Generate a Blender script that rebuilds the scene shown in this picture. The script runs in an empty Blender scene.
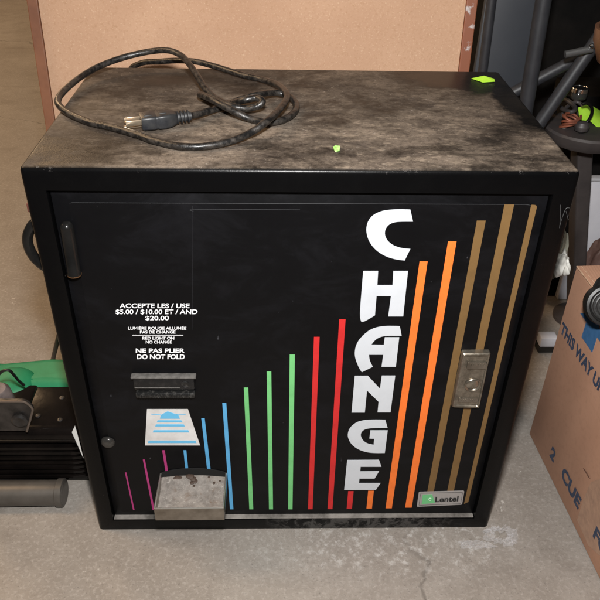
import bpy, bmesh, math, random
from mathutils import Vector as V, Matrix
from mathutils import noise as mn
random.seed(7)
sc = bpy.context.scene
C = sc.collection
R = math.radians

# ------------------------------------------------------------------ camera
FOC, PITCH, YAW, ROLL = 709.62, 0.6055063, 0.0345175, 0.0225185
CAM = V((-0.0243885, -0.6986945, 0.9126284))
W, H, D = 0.6, 0.5978, 0.3536
fw = V((math.sin(YAW)*math.cos(PITCH), math.cos(YAW)*math.cos(PITCH), -math.sin(PITCH)))
rt0 = V((math.cos(YAW), -math.sin(YAW), 0)); up0 = rt0.cross(fw)
rt = rt0*math.cos(ROLL) + up0*math.sin(ROLL)
up = -rt0*math.sin(ROLL) + up0*math.cos(ROLL)
cd = bpy.data.cameras.new('camera'); cam = bpy.data.objects.new('camera', cd); C.objects.link(cam)
M = Matrix((rt, up, -fw)).transposed().to_4x4(); M.translation = CAM
cam.matrix_world = M
cd.sensor_width = 36; cd.lens = FOC/600*36; cd.clip_end = 100; cd.clip_start = 0.01
sc.camera = cam

def ray(px, py): return (fw + rt*((px-300)/FOC) + up*((300-py)/FOC))
def onplane(px, py, p0, n):
    d = ray(px, py); t = (V(p0)-CAM).dot(V(n))/d.dot(V(n)); return CAM + d*t
def Z(px, py, z=0.0): return onplane(px, py, (0, 0, z), (0, 0, 1))       # on a horizontal plane
def Y(px, py, y=0.0): return onplane(px, py, (0, y, 0), (0, 1, 0))       # on an upright plane
def pix(p):
    d = V(p)-CAM; return (300+FOC*d.dot(rt)/d.dot(fw), 300-FOC*d.dot(up)/d.dot(fw))

# ------------------------------------------------------------------ materials
def mat(name, col, rough=0.5, metal=0.0, var=0.0, vscale=20, col2=None, bump=0.0, bscale=60, spec=0.5, coat=0.0,
        emis=None, trans=0.0, rvar=0.0, detail=6, alpha=None, lo=0.35, hi=0.65):
    m = bpy.data.materials.new(name); m.use_nodes = True
    nt = m.node_tree; N = nt.nodes; L = nt.links
    b = N['Principled BSDF']
    b.inputs['Base Color'].default_value = (*col, 1); b.inputs['Roughness'].default_value = rough
    b.inputs['Metallic'].default_value = metal; b.inputs['Specular IOR Level'].default_value = spec
    b.inputs['Coat Weight'].default_value = coat
    b.inputs['Transmission Weight'].default_value = trans
    tc = N.new('ShaderNodeTexCoord')
    if col2 is not None:
        n = N.new('ShaderNodeTexNoise'); n.inputs['Scale'].default_value = vscale; n.inputs['Detail'].default_value = detail
        n.inputs['Roughness'].default_value = .65
        L.new(tc.outputs['Object'], n.inputs['Vector'])
        r = N.new('ShaderNodeMapRange'); r.inputs[1].default_value = lo; r.inputs[2].default_value = hi
        L.new(n.outputs['Fac'], r.inputs[0])
        mx = N.new('ShaderNodeMix'); mx.data_type = 'RGBA'
        mx.inputs[6].default_value = (*col, 1); mx.inputs[7].default_value = (*col2, 1)
        L.new(r.outputs[0], mx.inputs[0]); L.new(mx.outputs[2], b.inputs['Base Color'])
        if rvar:
            rr = N.new('ShaderNodeMapRange'); rr.inputs[3].default_value = rough-rvar; rr.inputs[4].default_value = rough+rvar
            L.new(r.outputs[0], rr.inputs[0]); L.new(rr.outputs[0], b.inputs['Roughness'])
    if bump:
        n2 = N.new('ShaderNodeTexNoise'); n2.inputs['Scale'].default_value = bscale; n2.inputs['Detail'].default_value = 5
        L.new(tc.outputs['Object'], n2.inputs['Vector'])
        bp = N.new('ShaderNodeBump'); bp.inputs['Strength'].default_value = bump; bp.inputs['Distance'].default_value = .002
        L.new(n2.outputs['Fac'], bp.inputs['Height']); L.new(bp.outputs[0], b.inputs['Normal'])
    return m

class NG:
    def __init__(s, name):
        s.m = bpy.data.materials.new(name); s.m.use_nodes = True
        s.N = s.m.node_tree.nodes; s.L = s.m.node_tree.links; s.b = s.N['Principled BSDF']
        s.tc = s.N.new('ShaderNodeTexCoord').outputs['Object']
    def vec(s, scale=(1, 1, 1), loc=(0, 0, 0), rot=(0, 0, 0)):
        n = s.N.new('ShaderNodeMapping'); n.inputs['Scale'].default_value = scale; n.inputs['Location'].default_value = loc
        n.inputs['Rotation'].default_value = rot; s.L.new(s.tc, n.inputs[0]); return n.outputs[0]
    def noise(s, scale, detail=6, rough=.6, vec=None, dist=0):
        n = s.N.new('ShaderNodeTexNoise'); n.inputs['Scale'].default_value = scale; n.inputs['Detail'].default_value = detail
        n.inputs['Roughness'].default_value = rough; n.inputs['Distortion'].default_value = dist
        s.L.new(vec or s.tc, n.inputs['Vector']); return n.outputs['Fac']
    def rng(s, x, a, b, c=0, d=1):
        n = s.N.new('ShaderNodeMapRange'); s.L.new(x, n.inputs[0])
        for i, v in enumerate((a, b, c, d)): n.inputs[i+1].default_value = v
        return n.outputs[0]
    def math(s, op, a, b=None):
        n = s.N.new('ShaderNodeMath'); n.operation = op
        for i, v in enumerate((a, b)):
            if v is None: continue
            if isinstance(v, (int, float)): n.inputs[i].default_value = v
            else: s.L.new(v, n.inputs[i])
        return n.outputs[0]
    def mix(s, f, a, b):
        n = s.N.new('ShaderNodeMix'); n.data_type = 'RGBA'
        for i, v in ((0, f), (6, a), (7, b)):
            if isinstance(v, (int, float)): n.inputs[i].default_value = v
            elif isinstance(v, tuple): n.inputs[i].default_value = (*v, 1)
            else: s.L.new(v, n.inputs[i])
        return n.outputs[2]
    def blob(s, c, r, soft, scale=(1, 1, 1)):          # 1 inside an ellipse-like patch round a point, 0 outside
        n = s.N.new('ShaderNodeVectorMath'); n.operation = 'SUBTRACT'; s.L.new(s.tc, n.inputs[0]); n.inputs[1].default_value = c
        n2 = s.N.new('ShaderNodeVectorMath'); n2.operation = 'MULTIPLY'; s.L.new(n.outputs[0], n2.inputs[0]); n2.inputs[1].default_value = scale
        n3 = s.N.new('ShaderNodeVectorMath'); n3.operation = 'LENGTH'; s.L.new(n2.outputs[0], n3.inputs[0])
        w = s.math('MULTIPLY', s.math('SUBTRACT', s.noise(28, 5, .65), .5), r*1.1)
        return s.rng(s.math('ADD', n3.outputs['Value'], w), r+soft, r-soft)
    def bump(s, h, st, dist=.002):
        n = s.N.new('ShaderNodeBump'); n.inputs['Strength'].default_value = st; n.inputs['Distance'].default_value = dist
        s.L.new(h, n.inputs['Height']); s.L.new(n.outputs[0], s.b.inputs['Normal'])

# concrete floor
g = NG('concrete')
n1 = g.noise(3, 8, .6); n2 = g.noise(22, 8, .7); n3 = g.noise(160, 4, .7)
c = g.mix(g.rng(n1, .35, .65), (.195, .172, .148), (.265, .240, .213))
c = g.mix(g.rng(n2, .4, .75, 0, .55), c, (.15, .128, .108))
c = g.mix(g.rng(n3, .5, .75, 0, .5), c, (.42, .39, .36))
n4 = g.noise(260, 3, .7, g.vec((1, 1, 1), (5, 3, 0)))
c = g.mix(g.rng(n4, .58, .70, 0, .55), c, (.085, .075, .065))
vo = g.N.new('ShaderNodeTexVoronoi'); vo.feature = 'DISTANCE_TO_EDGE'; vo.inputs['Scale'].default_value = .9
wb_ = g.N.new('ShaderNodeVectorMath'); wb_.operation = 'ADD'; g.L.new(g.tc, wb_.inputs[0])
nc_ = g.N.new('ShaderNodeTexNoise'); nc_.inputs['Scale'].default_value = 9; nc_.inputs['Detail'].default_value = 8; g.L.new(g.tc, nc_.inputs['Vector'])
sc_ = g.N.new('ShaderNodeVectorMath'); sc_.operation = 'SCALE'; sc_.inputs['Scale'].default_value = .12; g.L.new(nc_.outputs['Color'], sc_.inputs[0]); g.L.new(sc_.outputs[0], wb_.inputs[1]); g.L.new(wb_.outputs[0], vo.inputs['Vector'])
c = g.mix(g.math('MULTIPLY', g.rng(vo.outputs['Distance'], .0035, .0008), g.rng(n1, .42, .58, 0, .6)), c, (.05, .042, .035))
fl = g.noise(60, 8, .75, dist=.2)
p1 = g.blob((0.13, -0.035, 0), .08, .04, (.5, 1.7, 1)); p2 = g.blob((0.245, -0.03, 0), .07, .03, (.9, 1.5, 1))
pm = g.math('MAXIMUM', p1, p2)
c = g.mix(g.math('MULTIPLY', pm, g.rng(fl, .52, .64, 0, .55)), c, (.52, .51, .49))
fl2 = g.noise(38, 3, .5, dist=1.0)
c = g.mix(g.rng(fl2, .72, .76, 0, .5), c, (.55, .52, .48))
st = g.noise(7, 6, .6, g.vec((1, 2.5, 1), (3, 1, 0)))
c = g.mix(g.rng(st, .55, .75, 0, .45), c, (.12, .10, .082))
g.L.new(c, g.b.inputs['Base Color']); g.b.inputs['Roughness'].default_value = .62
g.bump(g.math('ADD', g.math('MULTIPLY', n2, .6), n3), .35, .0015)
MFLOOR = g.m

# black enamel cabinet with dust lying on its upward faces
g = NG('black_enamel_dusty_top')
geo = g.N.new('ShaderNodeNewGeometry'); sep = g.N.new('ShaderNodeSeparateXYZ'); g.L.new(geo.outputs['Normal'], sep.inputs[0])
sepo = g.N.new('ShaderNodeSeparateXYZ'); g.L.new(g.tc, sepo.inputs[0])
upm = g.math('MULTIPLY', g.rng(sep.outputs['Z'], .72, .98), g.rng(sepo.outputs['Z'], H-.03, H-.015))
nA = g.noise(7, 8, .65, g.vec((1, 1.3, 1)), .3); nB = g.noise(45, 8, .75); nC = g.noise(220, 4, .7)
streak = g.noise(13, 7, .68, g.vec((.8, 1.7, 1), (0, 0, 0), (0, 0, R(-12))), .5)
dust = g.mix(g.rng(nA, .36, .62), (.066, .052, .041), (.165, .133, .104))
dust = g.mix(g.rng(nB, .45, .75, 0, .6), dust, (.075, .058, .046))
dust = g.mix(g.rng(streak, .54, .66, 0, .75), dust, (.055, .044, .037))
dust = g.mix(g.rng(streak, .46, .34, 0, .35), dust, (.25, .20, .155))
dust = g.mix(g.rng(nC, .60, .72, 0, .6), dust, (.34, .30, .26))
gr1 = g.noise(120, 6, .8, g.vec((1, 1, 1), (7, 2, 0)), .3)
dust = g.mix(g.rng(gr1, .50, .66, 0, .6), dust, (.045, .036, .03))
gr2 = g.noise(34, 9, .8, g.vec((1, 2.2, 1), (1, 5, 0), (0, 0, R(20))), .25)
dust = g.mix(g.math('MULTIPLY', g.rng(gr2, .52, .66, 0, .7), g.blob((0.09, .07, H), .15, .07, (.42, 1.2, 1))), dust, (.32, .26, .20))
dust = g.mix(g.rng(gr2, .44, .33, 0, .6), dust, (.05, .041, .035))
clean = g.blob((.262, .325, H), .088, .012, (.85, 1.25, 1))
clean2 = g.blob((.30, .23, H), .09, .012, (2.4, .75, 1))
clean3 = g.blob((.27, .125, H), .035, .02, (.8, 1.5, 1))
clean4 = g.blob((-.25, .06, H), .08, .05, (1.3, .9, 1))
clean5 = g.blob((-.17, .3, H), .045, .03, (.8, 1.8, 1))
cm = g.math('MAXIMUM', clean, clean2)
cs = g.math('MULTIPLY', g.math('MAXIMUM', g.math('MAXIMUM', clean3, clean4), clean5), .6)
cm = g.math('MAXIMUM', cm, cs)
amt = g.math('MULTIPLY', upm, g.math('SUBTRACT', 1.0, g.math('MULTIPLY', cm, .93)))
thin = g.rng(g.noise(30, 6, .7), .30, .50, .55, 1)
amt = g.math('MULTIPLY', amt, thin)
worn = g.noise(8.5, 8, .72, g.vec((1, 1.5, 1), (4.2, 1.3, 0)), .3)
amt = g.math('MULTIPLY', amt, g.rng(worn, .40, .54, .28, 1))
fin = g.noise(190, 5, .8, g.vec((1, 1, 1), (2, 9, 0)))
amt = g.math('MULTIPLY', amt, g.rng(fin, .36, .48, .55, 1))
paint = g.mix(g.rng(g.noise(14, 6, .7), .5, .8, 0, .5), (.0016, .0016, .0018), (.0038, .0037, .0037))
chip = g.rng(g.noise(130, 3, .6), .735, .755, 0, .8)
paint = g.mix(chip, paint, (.06, .056, .052))
edge = g.math('MULTIPLY', g.rng(sep.outputs['Z'], .12, .35), g.rng(sep.outputs['Z'], .95, .8))
wear = g.rng(g.noise(48, 7, .8, g.vec((1, 1, 1), (3, 0, 8))), .60, .67)
paint = g.mix(g.math('MULTIPLY', g.math('MULTIPLY', edge, wear), .8), paint, (.12, .11, .105))
# dried splashes along the bottom rail
spl = g.math('MULTIPLY', g.blob((.075, 0, .012), .055, .02, (.6, 1, 2.2)), g.rng(g.noise(60, 5, .7, dist=1), .47, .56))
spl2 = g.math('MULTIPLY', g.blob((.145, 0, .012), .045, .02, (.6, 1, 2.2)), g.rng(g.noise(70, 5, .7, dist=1), .47, .56))
paint = g.mix(g.math('MULTIPLY', g.math('MAXIMUM', spl, spl2), .14), paint, (.34, .32, .30))
c = g.mix(amt, paint, dust)
g.L.new(c, g.b.inputs['Base Color'])
g.L.new(g.rng(amt, 0, 1, .30, .92), g.b.inputs['Roughness']); g.b.inputs['Specular IOR Level'].default_value = .15
g.bump(g.math('ADD', g.math('MULTIPLY', nB, .5), g.math('MULTIPLY', nC, .5)), .25, .0012)
MCAB = g.m

# satin black front panel, faint smears
g = NG('satin_black_panel')
sm = g.noise(11, 7, .7, g.vec((1, 1, 1.6), (2, 0, 1)), .5)
c = g.mix(g.rng(sm, .48, .78, 0, .8), (.0022, .0022, .0027), (.0065, .0065, .0082))
c = g.mix(g.rng(g.noise(90, 3, .6, g.vec((1, 1, .5), (5, 0, 0))), .74, .77, 0, .35), c, (.09, .09, .10))
g.L.new(c, g.b.inputs['Base Color']); g.L.new(g.rng(sm, .3, .7, .36, .5), g.b.inputs['Roughness'])
g.b.inputs['Specular IOR Level'].default_value = .17
MPANEL = g.m

def ink(name, col, col2=None):
    return mat(name, col, .5, spec=.25, col2=col2 or tuple(x*.82 for x in col), vscale=40, lo=.45, hi=.75)
MWHITE = ink('white_vinyl', (.49, .51, .54), (.45, .47, .495))
MORANGE = ink('orange_vinyl', (.74, .16, .028)); MRED = ink('red_vinyl', (.50, .022, .022))
MGREEN = ink('green_vinyl', (.15, .47, .17)); MBLUE = ink('blue_vinyl', (.09, .33, .58))
MMAG = ink('magenta_vinyl', (.36, .035, .155)); MGOLD = ink('gold_vinyl', (.150, .086, .032))
MEDGE = mat('panel_edge_highlight', (.06, .06, .063), .45)  # panel sides coloured lighter to paint the highlight along the edge
MDUSTLEDGE = mat('dusty_ledge', (.075, .068, .06), .75, col2=(.24, .22, .20), vscale=30, bump=.3, bscale=150)
MSTEEL = mat('stained_tray_steel', (.36, .33, .29), .42, .55, col2=(.20, .165, .13), vscale=45, bump=.3, bscale=120, rvar=.08, lo=.4, hi=.7)
g = NG('grimy_tray_floor')
c = g.mix(g.rng(g.noise(60, 8, .75), .35, .65), (.105, .09, .078), (.235, .208, .184))
c = g.mix(g.rng(g.noise(38, 8, .8, g.vec((1, 1, 1), (9, 1, 0)), .4), .55, .66, 0, .8), c, (.115, .075, .05))
c = g.mix(g.rng(g.noise(210, 4, .7), .58, .7, 0, .6), c, (.40, .37, .33))
g.L.new(c, g.b.inputs['Base Color']); g.b.inputs['Roughness'].default_value = .7
g.bump(g.noise(150, 5, .7), .5, .001)
MDIRTY = g.m
MSTEEL2 = mat('bare_steel', (.33, .30, .26), .30, .9, col2=(.20, .175, .145), vscale=38, bump=.1, bscale=200)
MPLATE = mat('cast_nickel', (.30, .265, .215), .32, .8, col2=(.14, .12, .095), vscale=75, bump=.15, bscale=200)
MCHROME = mat('chrome', (.6, .6, .6), .15, 1.0)
MBLK = mat('glossy_black_plastic', (.0045, .0045, .0045), .2, col2=(.009, .0085, .008), vscale=20, spec=.3)
MBLKM = mat('matt_black_plastic', (.007, .007, .007), .45, col2=(.014, .013, .012), vscale=25, bump=.15)
MGREYP = mat('smoked_bezel', (.009, .009, .0095), .25, col2=(.026, .024, .023), vscale=90, lo=.5, hi=.8, spec=.3)
MBEZ = mat('lit_bezel_top', (.06, .056, .051), .7, col2=(.12, .112, .103), vscale=120)  # lighter colour paints in the light on the bezel's top face
MRIDGE = mat('scuffed_slot_lip', (.008, .008, .008), .4, col2=(.055, .052, .048), vscale=200, lo=.5, hi=.68)
MCORD = mat('dusty_rubber_cord', (.006, .0058, .0058), .42, col2=(.05, .042, .035), vscale=130, bump=.3, bscale=200, rvar=.1, lo=.44, hi=.74, detail=9)
MPLUG = mat('grey_black_plug', (.009, .010, .013), .45, col2=(.026, .026, .026), vscale=60, bump=.1)
MBRASS = mat('brass_prong', (.62, .50, .36), .3, .9)
MNEON = mat('neon_sticker', (.36, .72, .035), .6, col2=(.44, .80, .06), vscale=60)
MNEOND = mat('neon_scrap', (.50, .75, .30), .6, col2=(.2, .5, .08), vscale=200)
MLIGHTBOARD = None
g = NG('particle_board')
c = g.mix(g.rng(g.noise(6, 6, .6), .3, .7), (.40, .235, .145), (.47, .29, .185))
c = g.mix(g.rng(g.noise(260, 3, .7), .52, .72, 0, .55), c, (.34, .19, .10))
c = g.mix(g.rng(g.noise(330, 3, .7, g.vec((1, 1, 1), (4, 4, 4))), .58, .75, 0, .5), c, (.70, .52, .36))
g.L.new(c, g.b.inputs['Base Color']); g.b.inputs['Roughness'].default_value = .85
g.bump(g.noise(260, 3, .7), .2)
MBOARD = g.m
MFRAME = mat('red_brown_edging', (.14, .052, .024), .6, col2=(.20, .08, .038), vscale=18)
MSCUFF = mat('scuffed_edging', (.20, .065, .03), .5, col2=(.42, .38, .37), vscale=60, lo=.57, hi=.66)
g = NG('cardboard')
wv = g.N.new('ShaderNodeTexWave'); wv.inputs['Scale'].default_value = 70; wv.bands_direction = 'X'; g.L.new(g.tc, wv.inputs[0])
c = g.mix(g.rng(g.noise(7, 6, .6), .3, .7), (.43, .225, .14), (.51, .28, .18))
c = g.mix(g.rng(g.noise(120, 4, .7), .5, .8, 0, .3), c, (.22, .11, .06))
c = g.mix(g.math('MULTIPLY', wv.outputs['Fac'], .07), c, (.2, .1, .06))
g.L.new(c, g.b.inputs['Base Color']); g.b.inputs['Roughness'].default_value = .8
g.bump(wv.outputs['Fac'], .12)
MCARD = g.m
MCARDIN = mat('cut_cardboard_edge', (.50, .33, .22), .8, col2=(.36, .2, .12), vscale=200)
MTAPE = mat('scuffed_clear_tape', (.42, .25, .165), .45, col2=(.32, .19, .13), vscale=55, bump=.35, bscale=140, lo=.35, hi=.7, detail=10)
MINK = mat('navy_print', (.022, .036, .070), .7, col2=(.045, .060, .10), vscale=150)
MINKB = mat('blue_print', (.03, .105, .23), .7, col2=(.04, .13, .28), vscale=100)
MTUBE = mat('grey_painted_tube', (.020, .021, .025), .45, col2=(.030, .031, .035), vscale=30)
MSLATE = mat('slate_panel', (.026, .030, .038), .55, col2=(.035, .039, .047), vscale=8)
MBIN = mat('flat_black_plastic', (.002, .0019, .0018), .8, spec=.12, col2=(.006, .005, .0045), vscale=14)
MPED = mat('dark_brown_plastic', (.036, .031, .031), .5, col2=(.056, .047, .045), vscale=16)
MCOPPER = mat('copper_wire', (.26, .075, .038), .5, .4, col2=(.22, .08, .05), vscale=60)
MRUB = mat('dark_rubber', (.03, .027, .028), .5, col2=(.055, .047, .045), vscale=40)
MWBIN = mat('white_bin_plastic', (.58, .58, .62), .5, col2=(.50, .50, .54), vscale=10)
MBROWN = mat('brown_leather', (.085, .045, .036), .6, col2=(.12, .066, .052), vscale=20, bump=.3)
MCLOTH = mat('white_cloth', (.62, .61, .57), .9, col2=(.45, .44, .40), vscale=40)
MOLIVE = mat('grey_green_wrap', (.22, .22, .17), .35, col2=(.34, .34, .28), vscale=60)
MGTANK = mat('green_tank_plastic', (.012, .155, .066), .5, col2=(.020, .20, .09), vscale=18, spec=.25)
MENG = mat('engine_shroud', (.0028, .0024, .0023), .17, col2=(.008, .006, .0052), vscale=14, bump=.08, spec=.18)
MENGG = mat('grimy_bracket', (.010, .009, .0085), .4, .1, col2=(.035, .03, .027), vscale=50)
MKNOB = mat('dusty_pink_knob', (.16, .125, .115), .6, col2=(.09, .07, .066), vscale=60)
MPIPE = mat('grey_shaft', (.11, .10, .088), .42, .35, col2=(.07, .062, .054), vscale=14)
MAMBER = mat('copper_edge', (.22, .12, .06), .35, .8)
MPAPER = mat('torn_paper', (.52, .52, .50), .7)
g = NG('clear_film')
g.b.inputs['Base Color'].default_value = (.82, .82, .85, 1); g.b.inputs['Roughness'].default_value = .15
g.b.inputs['Alpha'].default_value = .16; g.b.inputs['Coat Weight'].default_value = 1.0; g.b.inputs['Coat Roughness'].default_value = .08
MFILM = g.m
MSILV = mat('nameplate_silver', (.34, .32, .31), .4, .3); MBLACKINK = mat('black_ink', (.01, .01, .01), .5)
MLGREEN = mat('logo_green', (.12, .42, .17), .45)

# ------------------------------------------------------------------ helpers
def obj(name, bm, m, parent=None, smooth=False, label=None):
    me = bpy.data.meshes.new(name)
    bmesh.ops.recalc_face_normals(bm, faces=bm.faces[:])
    bm.to_mesh(me); bm.free()
    for x in (m if isinstance(m, (list, tuple)) else [m]): me.materials.append(x)
    if smooth:
        for p in me.polygons: p.use_smooth = True
        try: me.set_sharp_from_angle(angle=R(35))
        except Exception: pass
    o = bpy.data.objects.new(name, me); C.objects.link(o)
    if parent:
        o.parent = parent; o.matrix_parent_inverse = parent.matrix_world.inverted() if False else Matrix.Translation(-parent.location)
    if label: o['label'] = label
    return o
def thing(name, label, cat, loc=(0, 0, 0), group=None):
    o = bpy.data.objects.new(name, None); C.objects.link(o); o.location = loc; o.empty_display_size = .05
    o['label'] = label; o['category'] = cat
    if group: o['group'] = group
    return o
def tag(o, label, cat, group=None):
    o['label'] = label; o['category'] = cat
    if group: o['group'] = group
    return o
def NB(): return bmesh.new()
def box(bm, lo, hi, bev=0, seg=2, mtx=None, mi=0):
    b = bmesh.new(); bmesh.ops.create_cube(b, size=1)
    lo, hi = V(lo), V(hi)
    for v in b.verts: v.co = V([(lo[i]+hi[i])/2 + v.co[i]*(hi[i]-lo[i]) for i in range(3)])
    if bev: bmesh.ops.bevel(b, geom=b.edges[:], offset=bev, segments=seg, affect='EDGES', profile=.5)
    if mtx: bmesh.ops.transform(b, matrix=mtx, verts=b.verts)
    for f in b.faces: f.material_index = mi
    merge(bm, b)
def merge(bm, b):
    me = bpy.data.meshes.new('tmp'); b.to_mesh(me); b.free(); bm.from_mesh(me); bpy.data.meshes.remove(me)
def smooth_path(pts, n=8):
    P = [V(p) for p in pts]; out = []
    for i in range(len(P)-1):
        a = P[max(i-1, 0)]; b = P[i]; c = P[i+1]; d = P[min(i+2, len(P)-1)]
        for k in range(n):
            t = k/n
            out.append(.5*((2*b)+(c-a)*t+(2*a-5*b+4*c-d)*t*t+(3*b-a-3*c+d)*t**3))
    out.append(P[-1]); return out
def tube(bm, pts, r, sides=14, n=8, smooth=True, mi=0, caps=True):
    P = smooth_path(pts, n) if smooth else [V(p) for p in pts]
    rr = r if callable(r) else (lambda t: r)
    t0 = (P[1]-P[0]).normalized(); a = t0.orthogonal().normalized(); rings = []
    for i, p in enumerate(P):
        t = (P[min(i+1, len(P)-1)]-P[max(i-1, 0)])
        if t.length < 1e-9: t = t0
        t.normalize(); a = (a-t*a.dot(t)).normalized(); b = t.cross(a); q = rr(i/(len(P)-1))
        rings.append([bm.verts.new(p+(a*math.cos(2*math.pi*k/sides)+b*math.sin(2*math.pi*k/sides))*q) for k in range(sides)])
    for i in range(len(rings)-1):
        for k in range(sides):
            f = bm.faces.new((rings[i][k], rings[i][(k+1) % sides], rings[i+1][(k+1) % sides], rings[i+1][k])); f.material_index = mi
    if caps:
        for rg in (rings[0], rings[-1]):
            f = bm.faces.new(rg); f.material_index = mi
def lathe(bm, prof, o, axis=(0, 0, 1), sides=40, mi=0):
    ax = V(axis).normalized(); a = ax.orthogonal().normalized(); b = ax.cross(a); o = V(o); rings = []
    for r, h in prof:
        rings.append([bm.verts.new(o+ax*h+(a*math.cos(2*math.pi*k/sides)+b*math.sin(2*math.pi*k/sides))*max(r, 1e-5)) for k in range(sides)])
    for i in range(len(rings)-1):
        for k in range(sides):
            f = bm.faces.new((rings[i][k], rings[i][(k+1) % sides], rings[i+1][(k+1) % sides], rings[i+1][k])); f.material_index = mi
    for rg in (rings[0], rings[-1]): bm.faces.new(rg).material_index = mi
def prism(bm, pts, off, mi=0, mside=None):
    """closed outline pts (3-D, planar) extruded by the vector off"""
    off = V(off); a = [bm.verts.new(V(p)) for p in pts]; b = [bm.verts.new(V(p)+off) for p in pts]
    f = bm.faces.new(a); f.material_index = mi; f = bm.faces.new(b); f.material_index = mi
    for i in range(len(a)):
        j = (i+1) % len(a); f = bm.faces.new((a[i], a[j], b[j], b[i])); f.material_index = mi if mside is None else mside
def rounded(pts, r, n=5):
    """round the corners of a 3-D polygon"""
    P = [V(p) for p in pts]; out = []; rs = r if isinstance(r, (list, tuple)) else [r]*len(P)
    for i, p in enumerate(P):
        if rs[i] <= 0: out.append(p); continue
        a = p+(P[i-1]-p).normalized()*rs[i]; b = p+(P[(i+1) % len(P)]-p).normalized()*rs[i]
        for k in range(n+1):
            t = k/n; out.append(a*(1-t)**2+p*2*t*(1-t)+b*t*t)
    return out
def textmesh(s, off=0.0, ext=0.0):
    cu = bpy.data.curves.new('t', 'FONT'); cu.body = s; cu.offset = off; cu.extrude = ext; cu.resolution_u = 6; cu.fill_mode = 'BOTH' if ext else 'BOTH'
    to = bpy.data.objects.new('t', cu); C.objects.link(to)
    bpy.context.view_layer.update()
    me = bpy.data.meshes.new_from_object(to.evaluated_get(bpy.context.evaluated_depsgraph_get()))
    bpy.data.objects.remove(to); bpy.data.curves.remove(cu)
    return me
def add_text(bm, s, O, X, Yv, off=0.0, mi=0, nrm=None):
    """fit text s into the parallelogram O, O+X, O+Y"""
    me = textmesh(s, off); b = bmesh.new(); b.from_mesh(me); bpy.data.meshes.remove(me)
    xs = [v.co.x for v in b.verts]; ys = [v.co.y for v in b.verts]
    x0, x1, y0, y1 = min(xs), max(xs), min(ys), max(ys)
    for v in b.verts:
        v.co = V(O)+V(X)*((v.co.x-x0)/(x1-x0))+V(Yv)*((v.co.y-y0)/(y1-y0))
    for f in b.faces: f.material_index = mi
    merge(bm, b)

# ================================================================== SETTING
bm = NB(); bmesh.ops.create_grid(bm, x_segments=1, y_segments=1, size=12)
fl = obj('floor', bm, MFLOOR); fl['kind'] = 'structure'

# ================================================================== CHANGE MACHINE
mach = thing('change_machine', 'black steel change machine with rainbow stripes and white CHANGE lettering, dusty on top', 'change machine', (0, D/2, 0))
REC = .012
# opening in the front frame
oTL, oTR, oBR, oBL = Y(53.5, 190.5, 0), Y(553, 194.5, 0), Y(474.5, 518, 0), Y(108, 521, 0)
ox0 = (oTL.x+oBL.x)/2; ox1 = (oTR.x+oBR.x)/2; oz1 = (oTL.z+oTR.z)/2; oz0 = (oBL.z+oBR.z)/2
bm = NB()
def ringv(x0, x1, z0, z1, y): return [bm.verts.new((x0, y, z0)), bm.verts.new((x1, y, z0)), bm.verts.new((x1, y, z1)), bm.verts.new((x0, y, z1))]
fo = ringv(-W/2, W/2, -.004, H, 0); fi = ringv(ox0, ox1, oz0, oz1, 0); fb = ringv(ox0, ox1, oz0, oz1, REC); bk = ringv(-W/2, W/2, -.004, H, D)
outer = []
for i in range(4):
    j = (i+1) % 4
    bm.faces.new((fo[i], fo[j], fi[j], fi[i])); bm.faces.new((fi[i], fi[j], fb[j], fb[i])); bm.faces.new((fo[i], bk[i], bk[j], fo[j]))
bm.faces.new(bk); bm.faces.new(fb)
bm.edges.ensure_lookup_table()
te = [e for e in bm.edges if all(abs(v.co.z-H) < 1e-5 for v in e.verts)]
oe = [e for e in bm.edges if e not in te and (all(abs(abs(v.co.x)-W/2) < 1e-5 for v in e.verts) or all(abs(v.co.z+.004) < 1e-5 for v in e.verts))]
ie = [e for e in bm.edges if all(abs(v.co.y) < 1e-5 for v in e.verts) and all(v.co.x > ox0-1e-4 and v.co.x < ox1+1e-4 and v.co.z > oz0-1e-4 and v.co.z < oz1+1e-4 for v in e.verts)]
bmesh.ops.bevel(bm, geom=te+oe, offset=.0058, segments=5, affect='EDGES', profile=.5)
# uneven pressed sheet along the rim
top_edges = bm.edges[:]
cab = obj('cabinet', bm, MCAB, mach, True)
bm = NB(); box(bm, (ox0+.001, .0012, oz0+.0004), (ox1-.001, REC-.0028, oz0+.0021), .0006)
obj('bottom_ledge', bm, MDUSTLEDGE, mach)
# door leaf behind the frame
PY = REC-.0042   # front of the door leaf
bm = NB(); box(bm, (ox0+.0010, PY, oz0+.003), (ox1-.0010, REC-.0004, oz1-.0015), .0012, 2)
door = obj('door', bm, MPANEL, mach, True)
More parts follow.
